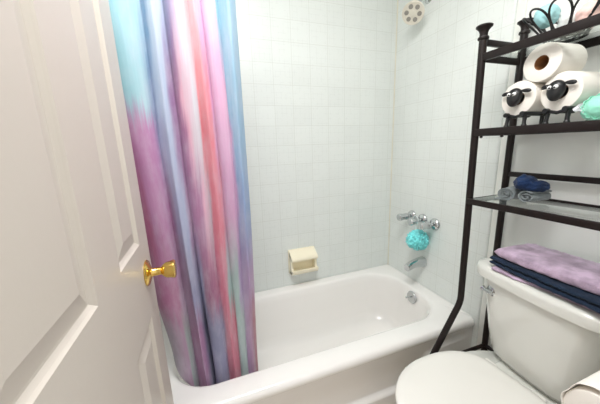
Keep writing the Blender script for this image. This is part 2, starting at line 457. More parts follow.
# ------------------------------------------------------------------ soap dish
sd = thing('soap_dish', 'cream ceramic soap dish with grab bar on the tiled back wall', 'soap dish', (-.68, 0, .545))
sx0, sx1 = -.762, -.594
def prof_x(bm, prof, x0, x1):
    loft(bm, [[(x0, y, z) for y, z in prof], [(x1, y, z) for y, z in prof]], True, True)
b = BM(); box(b, sx0 - .004, sx1 + .004, -.014, .001, .470, .626, bevel=.005); obj('back_plate', b, M['cream'], sd)
b = BM()
prof_x(b, [(-.006, .624), (-.030, .616), (-.058, .597), (-.070, .588), (-.075, .578), (-.072, .569), (-.062, .566), (-.050, .572), (-.030, .585), (-.006, .590)], sx0, sx1)
obj('grab_bar', b, M['cream'], sd, angle=50)
b = BM()
prof_x(b, [(-.006, .474), (-.045, .474), (-.066, .482), (-.078, .500), (-.080, .512), (-.074, .514), (-.064, .503), (-.045, .494), (-.006, .492)], sx0, sx1)
obj('tray', b, M['cream'], sd, angle=50)
for xs in (sx0, sx1 - .013):
    b = BM(); prof_x(b, [(-.006, .612), (-.040, .600), (-.055, .575), (-.050, .54), (-.058, .512), (-.070, .498), (-.040, .480), (-.006, .478)], xs, xs + .013)
    obj('side', b, M['cream'], sd, angle=50)

# ------------------------------------------------------------------ tub fittings
def valve(y, z, label, tilt):
    t = thing('faucet_handle', label, 'faucet handle', (-.008, y, z), 'tub faucet handles')
    b = BM(); lathe(b, [(.0335, -.001), (.0335, .003), (.031, .009), (.020, .016), (.0135, .020)], (-.008, y, z), (-1, 0, 0), 32); obj('flange', b, M['chrome'], t)
    b = BM(); lathe(b, [(.0105, .012), (.0095, .03), (.0095, .040)], (-.008, y, z), (-1, 0, 0), 24); obj('stem', b, M['chrome'], t)
    d = Vector((-1, tilt[0], tilt[1])).normalized()
    b = BM(); lathe(b, [(.012, 0.0), (.0185, .004), (.0212, .010), (.0205, .020), (.0180, .028), (.0200, .036), (.0222, .054), (.0220, .061), (.0185, .065), (.004, .0655), (0, .0655)], (-.044, y, z), d, 28)
    # fluted grip
    for v in b.verts:
        p = v.co - Vector((-.044, y, z)); ax = p.dot(d)
        if .034 < ax < .057:
            q = p - d * ax; a = math.atan2(q.z, q.y)
            v.co -= q * (.08 * (0.5 + 0.5 * math.cos(7 * a)))
    obj('grip', b, M['chrome'], t)
    return t
valve(-.212, .803, 'leftmost chrome tub faucet handle, nearest the tiled corner', (.10, -.02))
valve(-.300, .800, 'middle chrome tub faucet handle with the aqua pouf hanging from it', (.0, -.05))
valve(-.388, .795, 'rightmost chrome tub faucet handle, nearest the dark shelf post', (.14, -.03))

sp = thing('tub_spout', 'chrome tub spout on the tiled wall above the tub rim', 'tub spout', (-.008, -.31, .535))
b = BM()
loops = []
for k in range(13):
    s = k / 12; x = -.008 - .125 * s
    zt = .572 - .004 * s - .026 * s ** 2.4; zb2 = .512 + .006 * sstep(0, .5, s) - .012 * sstep(.6, 1, s)
    w = .028 - .006 * s
    zc = (zt + zb2) / 2; hh = max((zt - zb2) / 2, .006)
    loops.append([(x, -.322 + w * math.copysign(abs(math.cos(a)) ** .75, math.cos(a)), zc + hh * math.copysign(abs(math.sin(a)) ** .75, math.sin(a))) for a in [2 * PI * i / 24 for i in range(24)]])
loft(b, loops, True, True)
obj('spout_body', b, M['chrome'], sp, angle=50)
b = BM(); lathe(b, [(.030, 0), (.030, .004), (.027, .007)], (-.008, -.322, .537), (-1, 0, 0), 28); obj('wall_collar', b, M['chrome'], sp)
b = BM(); lathe(b, [(.011, 0), (.012, .012), (.010, .014)], (-.122, -.322, .519), (0, 0, -1), 20); obj('outlet', b, M['chrome'], sp)

def pouf_mesh(c, r, seed, f1=26, amp=.30, sub=5, squash=(1, 1, 1)):
    b = BM(); bmesh.ops.create_icosphere(b, subdivisions=sub, radius=1.0)
    off = Vector((seed * 3.1, seed * 1.7, seed * .9))
    for v in b.verts:
        d = v.co.normalized()
        p = d * r * f1 + off
        w = Vector((noise.noise(p * .8 + Vector((5, 1, 2))), noise.noise(p * .8 + Vector((1, 9, 4))), noise.noise(p * .8 + Vector((7, 3, 8)))))
        n1 = abs(noise.noise(p * 1.6 + w * 1.6)); n2 = abs(noise.noise(p * 3.7 + w * 2 + Vector((11, 4, 6))))
        k = 1 + amp * (.55 - 1.9 * n1 * .8) + amp * (.2 - .9 * n2) * .6
        k = 1 - amp * .6 * (1 - min(1, n1 * 4)) - amp * .3 * (1 - min(1, n2 * 4)) + amp * .25 * noise.noise(p * .7)
        v.co = Vector(c) + Vector((d.x * r * k * squash[0], d.y * r * k * squash[1], d.z * r * k * squash[2]))
    return b
pf = thing('bath_pouf', 'bright aqua mesh bath pouf hanging from the tub faucet handles', 'bath pouf', (-.075, -.315, .645))
obj('mesh_ball', pouf_mesh((-.078, -.336, .694), .064, 1, f1=30, amp=.42), M['aqua'], pf, angle=180)
b = BM()
sweep(b, [(-.075, -.326, .73)] + [(-.066, -.300 + .022 * math.sin(a), .775 + .027 - .027 * math.cos(a) - .0) for a in [PI * 2 * k / 20 for k in range(1, 20)]] + [(-.077, -.326, .73)], .0018, 6)
obj('hanging_cord', b, M['cord'], pf)

sh = thing('shower_fixture', 'ivory round shower head on a chrome arm high on the tiled wall', 'shower head', (-.008, -.245, 1.985))
hd = Vector((-.62, -.42, -.62)).normalized()
hc = Vector((-.107, -.245, 1.90))
b = BM(); lathe(b, [(.010, -.062), (.014, -.055), (.016, -.045), (.020, -.036), (.046, -.018), (.0545, -.006), (.0555, 0), (.053, .004), (.045, .0035), (.0445, .001), (0, .001)], hc, hd, 40)
obj('head', b, M['head'], sh)
b = BM()
u_ = Vector((0, 0, 1)) - hd * hd.z; u_.normalize(); w_ = hd.cross(u_)
for k in range(6):
    a = 2 * PI * k / 6 + .2
    c = hc + (u_ * math.cos(a) + w_ * math.sin(a)) * .0320 + hd * .0012
    t2 = bmesh.new(); bmesh.ops.create_cone(t2, cap_ends=True, segments=14, radius1=.0118, radius2=.0108, depth=.003)
    merge(b, t2, Matrix.Translation(c) @ hd.to_track_quat('Z', 'Y').to_matrix().to_4x4())
obj('spray_ring', b, M['headdark'], sh)
b = BM(); lathe(b, [(.016, 0), (.016, .003), (.009, .004), (0, .004)], hc + hd * .001, hd, 6); obj('centre_nozzle', b, M['head'], sh)
b = BM()
nb = hc - hd * .058
sweep(b, [(-.004, -.245, 1.985)] + bez((-.025, -.245, 1.987), (-.06, -.238, 1.985), tuple(nb), 8), .0095, 14)
obj('arm', b, M['chrome'], sh)
b = BM(); lathe(b, [(.028, 0), (.028, .002), (.022, .008), (.011, .011)], (-.008, -.245, 1.985), (-1, 0, 0), 28); obj('flange', b, M['chrome'], sh)
b = BM(); lathe(b, [(.013, 0), (.0145, .002), (.0145, .018), (.012, .02)], hc - hd * .072, hd, 24); obj('swivel_nut', b, M['chrome'], sh)

# ------------------------------------------------------------------ curtain + rod
b = BM(); sweep(b, [(WL, -.625, 1.985), (-.0085, -.625, 1.985)], .0125, 16)
tag(obj('curtain_rod', b, M['chrome'], origin=(-.76, -.625, 1.985)), 'chrome shower curtain rod spanning the alcove above the bathtub', 'curtain rod')
cu = thing('shower_curtain', 'pastel watercolour shower curtain gathered at the left of the tub', 'shower curtain', (-1.22, -.55, .33))
VT = [0, .25, .395, .575, .68, .83, 1.0]; VBm = [0, .25, .46, .64, .785, .875, 1.0]
def curtain_mesh():
    b = BM(); uvl = b.loops.layers.uv.new('UVMap')
    nu, nv = 240, 110
    ztop = 1.972
    G = []
    for j in range(nv + 1):
        t = j / nv
        row = []
        for i in range(nu + 1):
            u = i / nu
            zbot = .262 + .22 * (max(0, 1 - u / .42)) ** 2.0
            z = ztop + (zbot - ztop) * t
            s = max(0, min(1, (1.66 - z) / 1.3))
            V = [a + (c - a) * s for a, c in zip(VT, VBm)]
            k = max(q for q in range(6) if V[q] <= u + 1e-9)
            f = (u - V[k]) / (V[k + 1] - V[k])
            amp = (.042, .030, .024, .026, .030, .024)[k] * (.80 + .2 * s) * (V[k + 1] - V[k]) / .17
            amp = min(amp, .055)
            fold = abs(math.sin(PI * min(1, max(0, f)))) ** .8 * amp
            yc = -.612 + .108 * sstep(1.95, .40, z)
            x = -1.395 + .335 * u - .022 * max(0, 1 - u / .25) * sstep(.45, .75, z) + .006 * math.sin(3.1 * z + 5 * u) + .010 * (1 - s) * (u - .3)
            x += .010 * math.sin(2 * PI * f) * (1 if k % 2 else -1) * min(1, amp / .04) * .8
            y = yc + .018 - fold + .004 * math.sin(7 * z + 11 * u) + .055 * s * (max(0, 1 - u / .36)) ** 1.2 + .02 * (max(0, (u - .93) / .07)) ** 2
            # slit between the two hanging halves, low down
            dgap = abs(u - V[2]); y += .03 * math.exp(-(dgap / .018) ** 2) * sstep(1.0, .62, z)
            y += .0022 * noise.noise(Vector((x * 30, z * 9, 1.3)))
            row.append((b.verts.new((x, y, z)), (u, z)))
        G.append(row)
    for j in range(nv):
        for i in range(nu):
            q = (G[j][i], G[j][i + 1], G[j + 1][i + 1], G[j + 1][i])
            f = b.faces.new([p[0] for p in q])
            for lp, p in zip(f.loops, q): lp[uvl].uv = p[1]
    return b
bmc = curtain_mesh()
clo = obj('cloth', bmc, M['curtain'], cu, angle=180)
sm = clo.modifiers.new('solid', 'SOLIDIFY'); sm.thickness = .0012; sm.offset = 0
for k in range(6):
    xk = -1.372 + .058 * k
    b = BM(); sweep(b, [(xk + .002 * math.sin(a), -.625 + .019 * math.sin(a), 1.978 + .024 * math.cos(a)) for a in [2 * PI * q / 20 for q in range(20)]], .0018, 8, closed=True)
    obj('curtain_ring', b, M['chrome'], cu)

# ------------------------------------------------------------------ toilet
TY = -.985
toi = thing('toilet', 'white two-piece toilet with closed lid in front of the dark shelf', 'toilet', (-.35, TY, 0))
rotz = math.radians(-6.0)
def tr(x, y, z, piv=(-.12, -1.0), ang=rotz):
    dx, dy = x - piv[0], y - piv[1]
    return (piv[0] + dx * math.cos(ang) - dy * math.sin(ang), piv[1] + dx * math.sin(ang) + dy * math.cos(ang), z)
def tank_loop(z, hw, xb, xf, bow, r=.04, n=8):
    """D-shaped section: flat back at xb, bowed front at xf"""
    P = []
    for (cx, cy, a0) in ((xb - .012, hw - .012, 0), (xf + r, hw - r, PI / 2), (xf + r, -hw + r, PI), (xb - .012, -hw + .012, 1.5 * PI)):
        rr = .012 if a0 in (0, 1.5 * PI) else r
        for k in range(n + 1):
            a = a0 + PI / 2 * k / n
            P.append((cx + rr * math.cos(a), cy + rr * math.sin(a)))
        if a0 == PI / 2:
            for k in range(1, 14):
                q = k / 14; P.append((xf, (hw - r) * (1 - 2 * q)))
    out = []
    for x, y in P:
        q = 1 - min(1, abs(y) / hw) ** 2
        w = max(0, min(1, (xb - x) / (xb - xf)))
        out.append(tr(x - bow * q * w, -1.0 + y, z))
    return out
b = BM()
L = [tank_loop(.416, .122, -.052, -.180, .012, .05), tank_loop(.422, .140, -.046, -.198, .014, .06), tank_loop(.445, .152, -.044, -.210, .016, .065),
     tank_loop(.52, .163, -.042, -.219, .02, .065), tank_loop(.62, .176, -.042, -.226, .022, .062), tank_loop(.70, .185, -.042, -.230, .022, .06), tank_loop(.738, .189, -.042, -.231, .022, .06)]
loft(b, L, True, True); obj('tank', b, M['porc'], toi, angle=50)
b = BM()
L = [tank_loop(.736, 0.203, -.038, -.236, .022, .055), tank_loop(.742, 0.210, -.036, -.247, .022, .055), tank_loop(.770, 0.212, -.035, -.250, .022, .055), tank_loop(.780, 0.208, -.037, -.245, .022, .055), tank_loop(.785, .188, -.044, -.232, .022, .05)]
loft(b, L, True, True); obj('tank_lid', b, M['porc'], toi, angle=50)
# flush lever on the front left of the tank
fy = .118
p0 = Vector(tr(-.237, -1.0 + fy, .694)); fx = Vector(tr(-1.222, -1.0 + fy, .694)) - p0; fx.normalize(); fyv = Vector((-fx.y, fx.x, 0))
b = BM(); lathe(b, [(.021, -.004), (.021, .004), (.013, .009), (.008, .011), (.007, .020)], p0, fx, 24)
fl = obj('flush_lever', b, M['chrome'], toi, label='chrome flush lever')
b = BM()
side = -fyv if (-fyv).y > 0 else fyv
q0 = p0 + fx * .018
sweep(b, [q0 - side * .010, q0 + side * .008, q0 + side * .018 + Vector((0, 0, .001)), q0 + side * .028 + Vector((0, 0, .003))], [.008, .0085, .0085, .010], 12)
obj('handle', b, M['chrome'], fl)
# bowl with pedestal
CX = -.435
def bowl_loop(z, hw, xr, xf, n=48, p=2.15, sq=.0):
    out = []
    cx = (xr + xf) / 2; hl = (xr - xf) / 2
    for k in range(n):
        a = 2 * PI * k / n
        c, s = math.cos(a), math.sin(a)
        ex = 2 / p
        x = cx + hl * math.copysign(abs(c) ** (ex if c < 0 else .62), c)
        y = hw * math.copysign(abs(s) ** ex, s)
        if c > 0: y *= 1 - sq * c * c
        out.append(tr(x, TY + y, z, (-.12, TY), math.radians(2.5)))
    return out
b = BM()
L = [bowl_loop(0, .115, -.12, -.56), bowl_loop(.015, .117, -.12, -.565), bowl_loop(.03, .108, -.125, -.55), bowl_loop(.10, .098, -.13, -.53), bowl_loop(.18, .105, -.12, -.55),
     bowl_loop(.26, .135, -.10, -.60), bowl_loop(.33, .165, -.08, -.645, sq=.5), bowl_loop(.375, .178, -.06, -.685, sq=.5), bowl_loop(.398, .180, -.055, -.690, sq=.5), bowl_loop(.404, .172, -.06, -.68, sq=.5)]
loft(b, L, True, True); obj('bowl', b, M['porc'], toi, angle=50)
b = BM()
box(b, -.250, -.045, TY - .150, TY + .085, .34, .412, bevel=.022, seg=5)
obj('tank_deck', b, M['porc'], toi, angle=60)
def seat_loop(z, hw, xr, xf, n=72):
    out = []
    xm = xf + hw * 1.16
    for k in range(n):
        a = 2 * PI * k / n; c, s = math.cos(a), math.sin(a)
        if c <= 0: x = xm + (xm - xf) * c; y = hw * math.copysign(abs(s) ** .96, s)
        else:
            x = xm + (xr - xm) * (c ** .62); t = c ** .62
            y = hw * math.copysign(abs(s) ** .32, s) * (1 - .24 * t ** 2.6)
        out.append(tr(x, TY + y, z, (-.12, TY), math.radians(2.5)))
    return out
b = BM(); loft(b, [seat_loop(0.405, 0.188, -0.27, -0.7), seat_loop(0.409, 0.192, -0.267, -0.705), seat_loop(0.417, 0.192, -0.267, -0.705), seat_loop(0.42, 0.189, -0.269, -0.702)], True, True)
obj('seat', b, M['seat'], toi, angle=50)
b = BM(); loft(b, [seat_loop(0.4215, 0.192, -0.26, -0.706), seat_loop(0.425, 0.197, -0.257, -0.712), seat_loop(0.432, 0.197, -0.257, -0.712), seat_loop(0.437, 0.192, -0.261, -0.707), seat_loop(0.4405, 0.173, -0.275, -0.688), seat_loop(0.442, 0.128, -0.28, -0.638)], True, True)
obj('seat_lid', b, M['seat'], toi, angle=50)
for s in (-1, 1):
    b = BM(); c = tr(-.258, TY + s * .075, 0, (-.12, TY), math.radians(2.5)); box(b, c[0] - .018, c[0] + .012, c[1] - .022, c[1] + .022, .412, .434, bevel=.006); obj('hinge', b, M['seat'], toi)

# ------------------------------------------------------------------ over-toilet shelf
SF, SR, SY0, SY1 = -.240, -.033, -.745, -1.325
rk = thing('storage_rack', 'dark bronze metal storage rack with glass shelves straddling the toilet', 'rack', ((SF + SR) / 2, (SY0 + SY1) / 2, 0))
PR = .0125
def finial(bm, x, y, z):
    lathe(bm, [(PR * .9, -.004), (.0165, -.002), (.0175, .002), (.0165, .006), (.0125, .008), (.0125, .018), (.0150, .026), (.0215, .034), (.0255, .037), (.0255, .041), (.022, .043), (0, .0435)], (x, y, z), (0, 0, 1), 24)
for y, sgn in ((SY0, 1), (SY1, -1)):
    b = BM()
    sweep(b, [(SF, y, 1.592), (SF + .018, y, .605)] + bez((SF + .018, y, .60), (SF + .018, y, .577), (SF + .006, y, .554), 5) + [(-.349, y, .361)] + bez((-.452, y, .17), (-.467, y, .14), (-.467, y, .11), 4) + [(-.467, y, 0.0)], PR, 16)
    p = obj('front_post', b, M['iron'], rk)
    b = BM(); finial(b, SF, y, 1.592); obj('finial', b, M['iron'], p)
    b = BM(); sweep(b, [(SR, y, 1.63), (SR, y, 0.0)], PR, 16); p = obj('rear_post', b, M['iron'], rk)
    b = BM(); finial(b, SR, y, 1.63); obj('finial', b, M['iron'], p)
    b = BM(); sweep(b, [(SR, y, .300), (-.378, y, .308)], .0085, 12); obj('lower_brace', b, M['iron'], rk)
    b = BM(); box(b, SF, SR, y - .006, y + .006, 1.572, 1.592, bevel=.002); obj('side_rail', b, M['iron'], rk)
for z, hh in ((1.018, .022), (1.277, .026), (1.532, .025)):
    b = BM(); box(b, SF - .006, SF + .006, SY1, SY0, z - hh / 2, z + hh / 2, bevel=.002); obj('front_rail', b, M['iron'], rk)
    if z < 1.1:
        b = BM(); box(b, SR - .004, SR + .004, SY1, SY0, z + .008, z + .016, bevel=.001); obj('rear_rail', b, M['iron'], rk)
    else:
        b = BM(); box(b, SR - .006, SR + .006, SY1, SY0, z - hh / 2, z + hh / 2, bevel=.002); obj('rear_rail', b, M['iron'], rk)
    for y in (SY0, SY1):
        b = BM(); box(b, SF, SR, y - .005, y + .005, z - hh / 2, z + hh / 2 - .002, bevel=.002); obj('side_rail', b, M['iron'], rk)
    b = BM(); box(b, SF + .0065, SR - .0065, SY1 + .0055, SY0 - .0055, z + hh / 2 - .008, z + hh / 2 - .002, bevel=.001)
    obj('glass_shelf', b, M['glass'], rk, label='clear glass shelf')
b = BM(); box(b, SR - .006, SR + .006, SY1, SY0, 1.101, 1.121, bevel=.002); obj('back_bar', b, M['iron'], rk)
b = BM(); sweep(b, [(SR, SY0, .30), (SR, SY1, .30)], .0085, 12); obj('back_bar', b, M['iron'], rk)
for y in (SY0 - .028, SY0 - .10):
    b = BM(); lathe(b, [(.005, 0), (.005, .006), (0, .008)], (SF + .001, y, 1.264), (0, 0, -1), 12); obj('bolt', b, M['iron'], rk)
Z1, Z2, Z3 = 1.018 + .009, 1.277 + .011, 1.532 + .0105

# ------------------------------------------------------------------ toilet rolls and sheep holders
RR, RL, RH = .054, .100, .0205
def roll_mesh(loc, axis, r=RR, length=RL, hole=RH, loose=True):
    b = BM()
    lathe(b, [(hole, 0), (r - .004, 0), (r - .001, .001), (r, .004), (r, length - .004), (r - .001, length - .001), (r - .004, length), (hole, length), (hole, 0)], loc, axis, 56, cap=False)
    return b
def core_mesh(loc, axis, hole=RH, length=RL):
    b = BM(); lathe(b, [(hole - .0012, .001), (hole + .0004, .001), (hole + .0004, length - .001), (hole - .0012, length - .001), (hole - .0012, .001)], loc, axis, 36, cap=False); return b
def roll_thing(loc, yaw, label, group='toilet rolls on the rack'):
    t = thing('toilet_roll', label, 'toilet roll', loc, group)
    ax = (math.cos(yaw), math.sin(yaw), 0)
    obj('paper', roll_mesh(loc, ax), M['paper'], t, angle=50)
    obj('cardboard_core', core_mesh(loc, ax), M['card'], t)
    return t
CB = Z2 + .037
Lc = (-.200, -.856, CB + RR + .0005); Rc = (-.200, -.968, CB + RR + .0005); Tc = (-.205, -.912, CB + RR + .0932)
YL, YR, YT = math.radians(-3), math.radians(-8), math.radians(-6)
roll_thing(Lc, YL, 'white toilet roll behind the left black sheep face')
roll_thing(Rc, YR, 'white toilet roll behind the right black sheep face')
roll_thing(Tc, YT, 'white toilet roll with open core stacked on top of the two sheep rolls')

def sheep(c, yaw, label):
    c = Vector(c); ax = Vector((math.cos(yaw), math.sin(yaw), 0)); sd_ = Vector((-math.sin(yaw), math.cos(yaw), 0)); up = Vector((0, 0, 1))
    t = thing('toilet_roll_holder', label, 'toilet roll holder', (c.x, c.y, Z2), 'sheep toilet roll holders')
    P = lambda a, s, h: c + ax * a + sd_ * s + up * h
    # core peg
    b = BM()
    sweep(b, [P(-.006, 0, 0), P(.05, 0, 0), P(.094, 0, 0)], .012, 14); obj('peg', b, M['black'], t)
    # head
    b = BM(); bmesh.ops.create_uvsphere(b, u_segments=28, v_segments=20, radius=1.0)
    for v in b.verts:
        x, y, z = v.co
        w = 1.0 + .16 * z - .10 * max(0, -z) ** 2
        nose = .006 * max(0, -z) if x < 0 else 0
        v.co = P(-.014 + .017 * x - nose, .022 * y * w + .002, .003 + .029 * z)
    hd_ = obj('head', b, M['black'], t, angle=180)
    for s in (-1, 1):
        b = BM(); bmesh.ops.create_uvsphere(b, u_segments=18, v_segments=12, radius=1.0)
        for v in b.verts:
            x, y, z = v.co
            v.co = P(-.012 + .005 * x, s * (.030 + .0155 * y) , .021 + .0060 * z * (1 + .3 * y) - .004 * (1 + y) * .5)
        obj('ear', b, M['black'], t, angle=180)
        b = BM(); bmesh.ops.create_uvsphere(b, u_segments=16, v_segments=12, radius=.0062)
        bmesh.ops.translate(b, verts=b.verts, vec=P(-.0275, s * .0078 + .002, .012)); e = obj('eye', b, M['eye'], hd_, angle=180, label='small white eye')
        b = BM(); bmesh.ops.create_uvsphere(b, u_segments=12, v_segments=8, radius=.0028)
        bmesh.ops.translate(b, verts=b.verts, vec=P(-.0322, s * .0068 + .001, .0105)); obj('pupil', b, M['black'], hd_, angle=180)
    # cradle bars, legs, hooves
    for s in (-1, 1):
        b = BM(); sweep(b, [P(-.012, s * .026, -RR + .0035), P(.045, s * .026, -RR + .0035), P(.100, s * .026, -RR + .0035)], .0075, 12); obj('cradle_bar', b, M['black'], t)
        for a in (.004, .085):
            h0 = -RR + .0035; h1 = Z2 - c.z + .001
            b = BM(); sweep(b, [P(a, s * .026, h0), P(a - .002, s * .027, (h0 + h1) / 2), P(a - .003, s * .028, h1 + .004)], [.0062, .0056, .006], 10); lg = obj('leg', b, M['black'], t)
            b = BM(); lathe(b, [(.0075, 0), (.0078, .005), (.005, .009)], P(a - .003, s * .028, h1), (0, 0, 1), 14); obj('hoof', b, M['black'], lg)
    b = BM(); sweep(b, [P(.0, -.026, -RR + .0025), P(.0, 0, -RR - .0045), P(.0, .026, -RR + .0025)], .005, 10); obj('cross_bar', b, M['black'], t)
    return t
sheep(Lc, YL, 'black sheep-faced toilet roll holder, the left one by the rack post')
sheep(Rc, YR, 'black sheep-faced toilet roll holder, the right one beside the mint pouf')

mp_ = thing('bath_pouf', 'mint green ruffled pouf beside the right sheep roll', 'bath pouf', (-.195, -1.055, Z2))
# rosette of ruffled strips
b = BM()
c0 = Vector((-.195, -1.055, Z2 + .037))
n_ = Vector((-.86, -.42, .28)).normalized(); uu = Vector((0, 0, 1)) - n_ * n_.z; uu.normalize(); ww = n_.cross(uu)
loops = []
turns = 4.6; N_ = 420
prev = None
for k in range(N_ + 1):
    s = k / N_; a = turns * 2 * PI * s; r = .004 + .030 * s ** .9
    wob = .0022 * math.sin(13 * a) * s
    d = uu * math.cos(a) + ww * math.sin(a)
    dep = .030 - .5 * r
    p1 = c0 + d * (r + wob) + n_ * (dep * .55 + .0015 * math.sin(17 * a)); p2 = c0 + d * (r * .92 + .002) - n_ * .016
    v1, v2 = b.verts.new(p1), b.verts.new(p2)
    if prev: b.faces.new((prev[0], v1, v2, prev[1]))
    prev = (v1, v2)
o = obj('ruffle', b, M['mint'], mp_, angle=180)
m = o.modifiers.new('s', 'SOLIDIFY'); m.thickness = .0022; m.offset = 0
obj('mesh_ball', pouf_mesh(c0 - n_ * .010, .0345, 9, f1=40, amp=.12, sub=4, squash=(1, 1, 1)), M['mint'], mp_, angle=180)
b = BM()
for q in range(5):
    a = 1.2 + q * .22
    st = c0 + (uu * math.cos(a) - ww * -math.sin(a)) * .030 + n_ * .004
    e = st + Vector((-.010, .014, -.002 + .004 * (q - 2))) * 1.1
    sweep(b, [st, (st + e) / 2 + Vector((0, 0, .004)), e], .0022, 6)
obj('ribbon', b, M['silver'], mp_, label='silvery ribbon')

# ------------------------------------------------------------------ wire basket on the top shelf
bk = thing('wire_basket', 'black wire basket with looped petal sides on the top glass shelf', 'basket', (-.115, -.915, Z3))
bc = Vector((-.115, -.915, Z3))
b = BM(); sweep(b, [bc + Vector((.048 * math.cos(a), .048 * math.sin(a), .0028)) for a in [2 * PI * k / 40 for k in range(40)]], .0026, 8, closed=True); obj('base_ring', b, M['wire'], bk)
b = BM(); sweep(b, [bc + Vector((.030 * math.cos(a), .030 * math.sin(a), .0028)) for a in [2 * PI * k / 32 for k in range(32)]], .002, 8, closed=True)
for a in (0, PI / 2): sweep(b, [bc + Vector((.048 * math.cos(a), .048 * math.sin(a), .0028)), bc - Vector((.048 * math.cos(a), .048 * math.sin(a), -.0028))], .002, 8)
obj('base_spokes', b, M['wire'], bk)
for k in range(10):
    a = 2 * PI * k / 10 + .25
    d = Vector((math.cos(a), math.sin(a), 0)); s_ = Vector((-d.y, d.x, 0))
    pts = []
    for q in range(36):
        th = 2 * PI * q / 36
        l = .5 - .5 * math.cos(th)            # 0 base .. 1 tip
        w = .030 * math.sin(th) * (.55 + .45 * l)
        out = .046 + .062 * l ** 1.15; zz = .004 + .100 * l - .018 * l * l
        pts.append(bc + d * out + s_ * w + Vector((0, 0, zz)))
    b = BM(); sweep(b, pts, .0029, 8, closed=True); obj('petal_loop', b, M['wire'], bk)
def small_pouf(c, r, mat, label, seed):
    t = thing('bath_pouf', label, 'bath pouf', (c[0], c[1], c[2] - r), 'pastel poufs in the wire basket')
    obj('mesh_ball', pouf_mesh(c, r, seed, f1=24, amp=.25, sub=4), mat, t, angle=180)
small_pouf((-.125, -.862, Z3 + .085), .034, M['pale_aqua'], 'pale aqua pouf inside the wire petal basket, the left one', 3)
small_pouf((-.112, -.968, Z3 + .046), .036, M['pink'], 'pale pink pouf inside the wire petal basket, the right one', 4)
small_pouf((-.085, -.910, Z3 + .060), .036, M['pale'], 'white pouf at the back of the wire petal basket', 5)

# ------------------------------------------------------------------ wash cloths on the bottom shelf
def spiral_cloth(name, label, cat, group, c, yaw, r, length, mat, turns=3.2, squash=.85, seed=1, droop=0.0, tail=0.0):
    t = thing(name, label, cat, (c[0], c[1], Z1), group)
    b = BM()
    ax = Vector((math.cos(yaw), math.sin(yaw), 0)); sd_ = Vector((-math.sin(yaw), math.cos(yaw), 0))
    n, mlen = 190, 12
    G = []
    for i in range(n + 1):
        s = min(1, i / 170); a = turns * 2 * PI * s + 1.0; rad = .003 + (r - .003) * s; tl = tail * max(0, i - 170) / 20
        row = []
        for j in range(mlen + 1):
            l = j / mlen
            edge = .0045 * noise.noise(Vector((a * .7, l * 3, seed)))
            p = Vector(c) + ax * (l * length + edge * (1 if j in (0, mlen) else .3)) + sd_ * ((rad + edge * .5) * math.cos(a) * 1.12 + tl) + Vector((0, 0, (rad + edge * .4) * math.sin(a) * squash))
            p.z -= droop * l
            p.z = max(p.z, Z1 + .0042)
            row.append(b.verts.new(p))
        G.append(row)
    for i in range(n):
        for j in range(mlen): b.faces.new((G[i][j], G[i + 1][j], G[i + 1][j + 1], G[i][j + 1]))
    o = obj('rolled_cloth', b, mat, t, angle=180)
    m = o.modifiers.new('s', 'SOLIDIFY'); m.thickness = .0042; m.offset = 0
    return t
g_ = 'washcloths on the bottom glass shelf'
spiral_cloth('washcloth', 'grey rolled washcloth at the left end of the bottom glass shelf', 'washcloth', g_, (-.165, -.832, Z1 + .0255), math.radians(10), .0240, .115, M['grey'], 3.59, .95, 2, tail=.034)
spiral_cloth('washcloth', 'grey rolled washcloth lying underneath the blue washcloth', 'washcloth', g_, (-.160, -.896, Z1 + .0235), math.radians(-4), .0240, .095, M['grey'], 2.2, .85, 5)
t = thing('washcloth', 'bright blue bunched washcloth on top of the grey rolled ones', 'washcloth', (-.12, -.865, Z1 + .045), g_)
b = BM()
def lump(c, rad, ax, seed):
    q = bmesh.new(); bmesh.ops.create_icosphere(q, subdivisions=5, radius=1.0)
    Rm = Matrix.Rotation(ax, 4, 'Z')
    for v in q.verts:
        d = v.co.normalized()
        k = 1 + .16 * noise.noise(d * 2.2 + Vector((seed, 0, 0))) - .20 * max(0, .25 - abs(math.sin(5 * d.z + 2.2 * d.y + seed))) * 2
        v.co = Vector((d.x * rad[0] * k, d.y * rad[1] * k, d.z * rad[2] * k))
    bmesh.ops.transform(q, matrix=Matrix.Translation(c) @ Rm, verts=q.verts)
    merge(b, q)
lump((-.135, -.876, Z1 + .069), (.042, .032, .029), math.radians(35), 1.5)
obj('upper_fold', b, M['blue'], t, angle=180)
b = BM(); lump((-.125, -.905, Z1 + .060), (.040, .024, .021), math.radians(-20), 4.2); obj('lower_fold', b, M['blue'], t, angle=180)

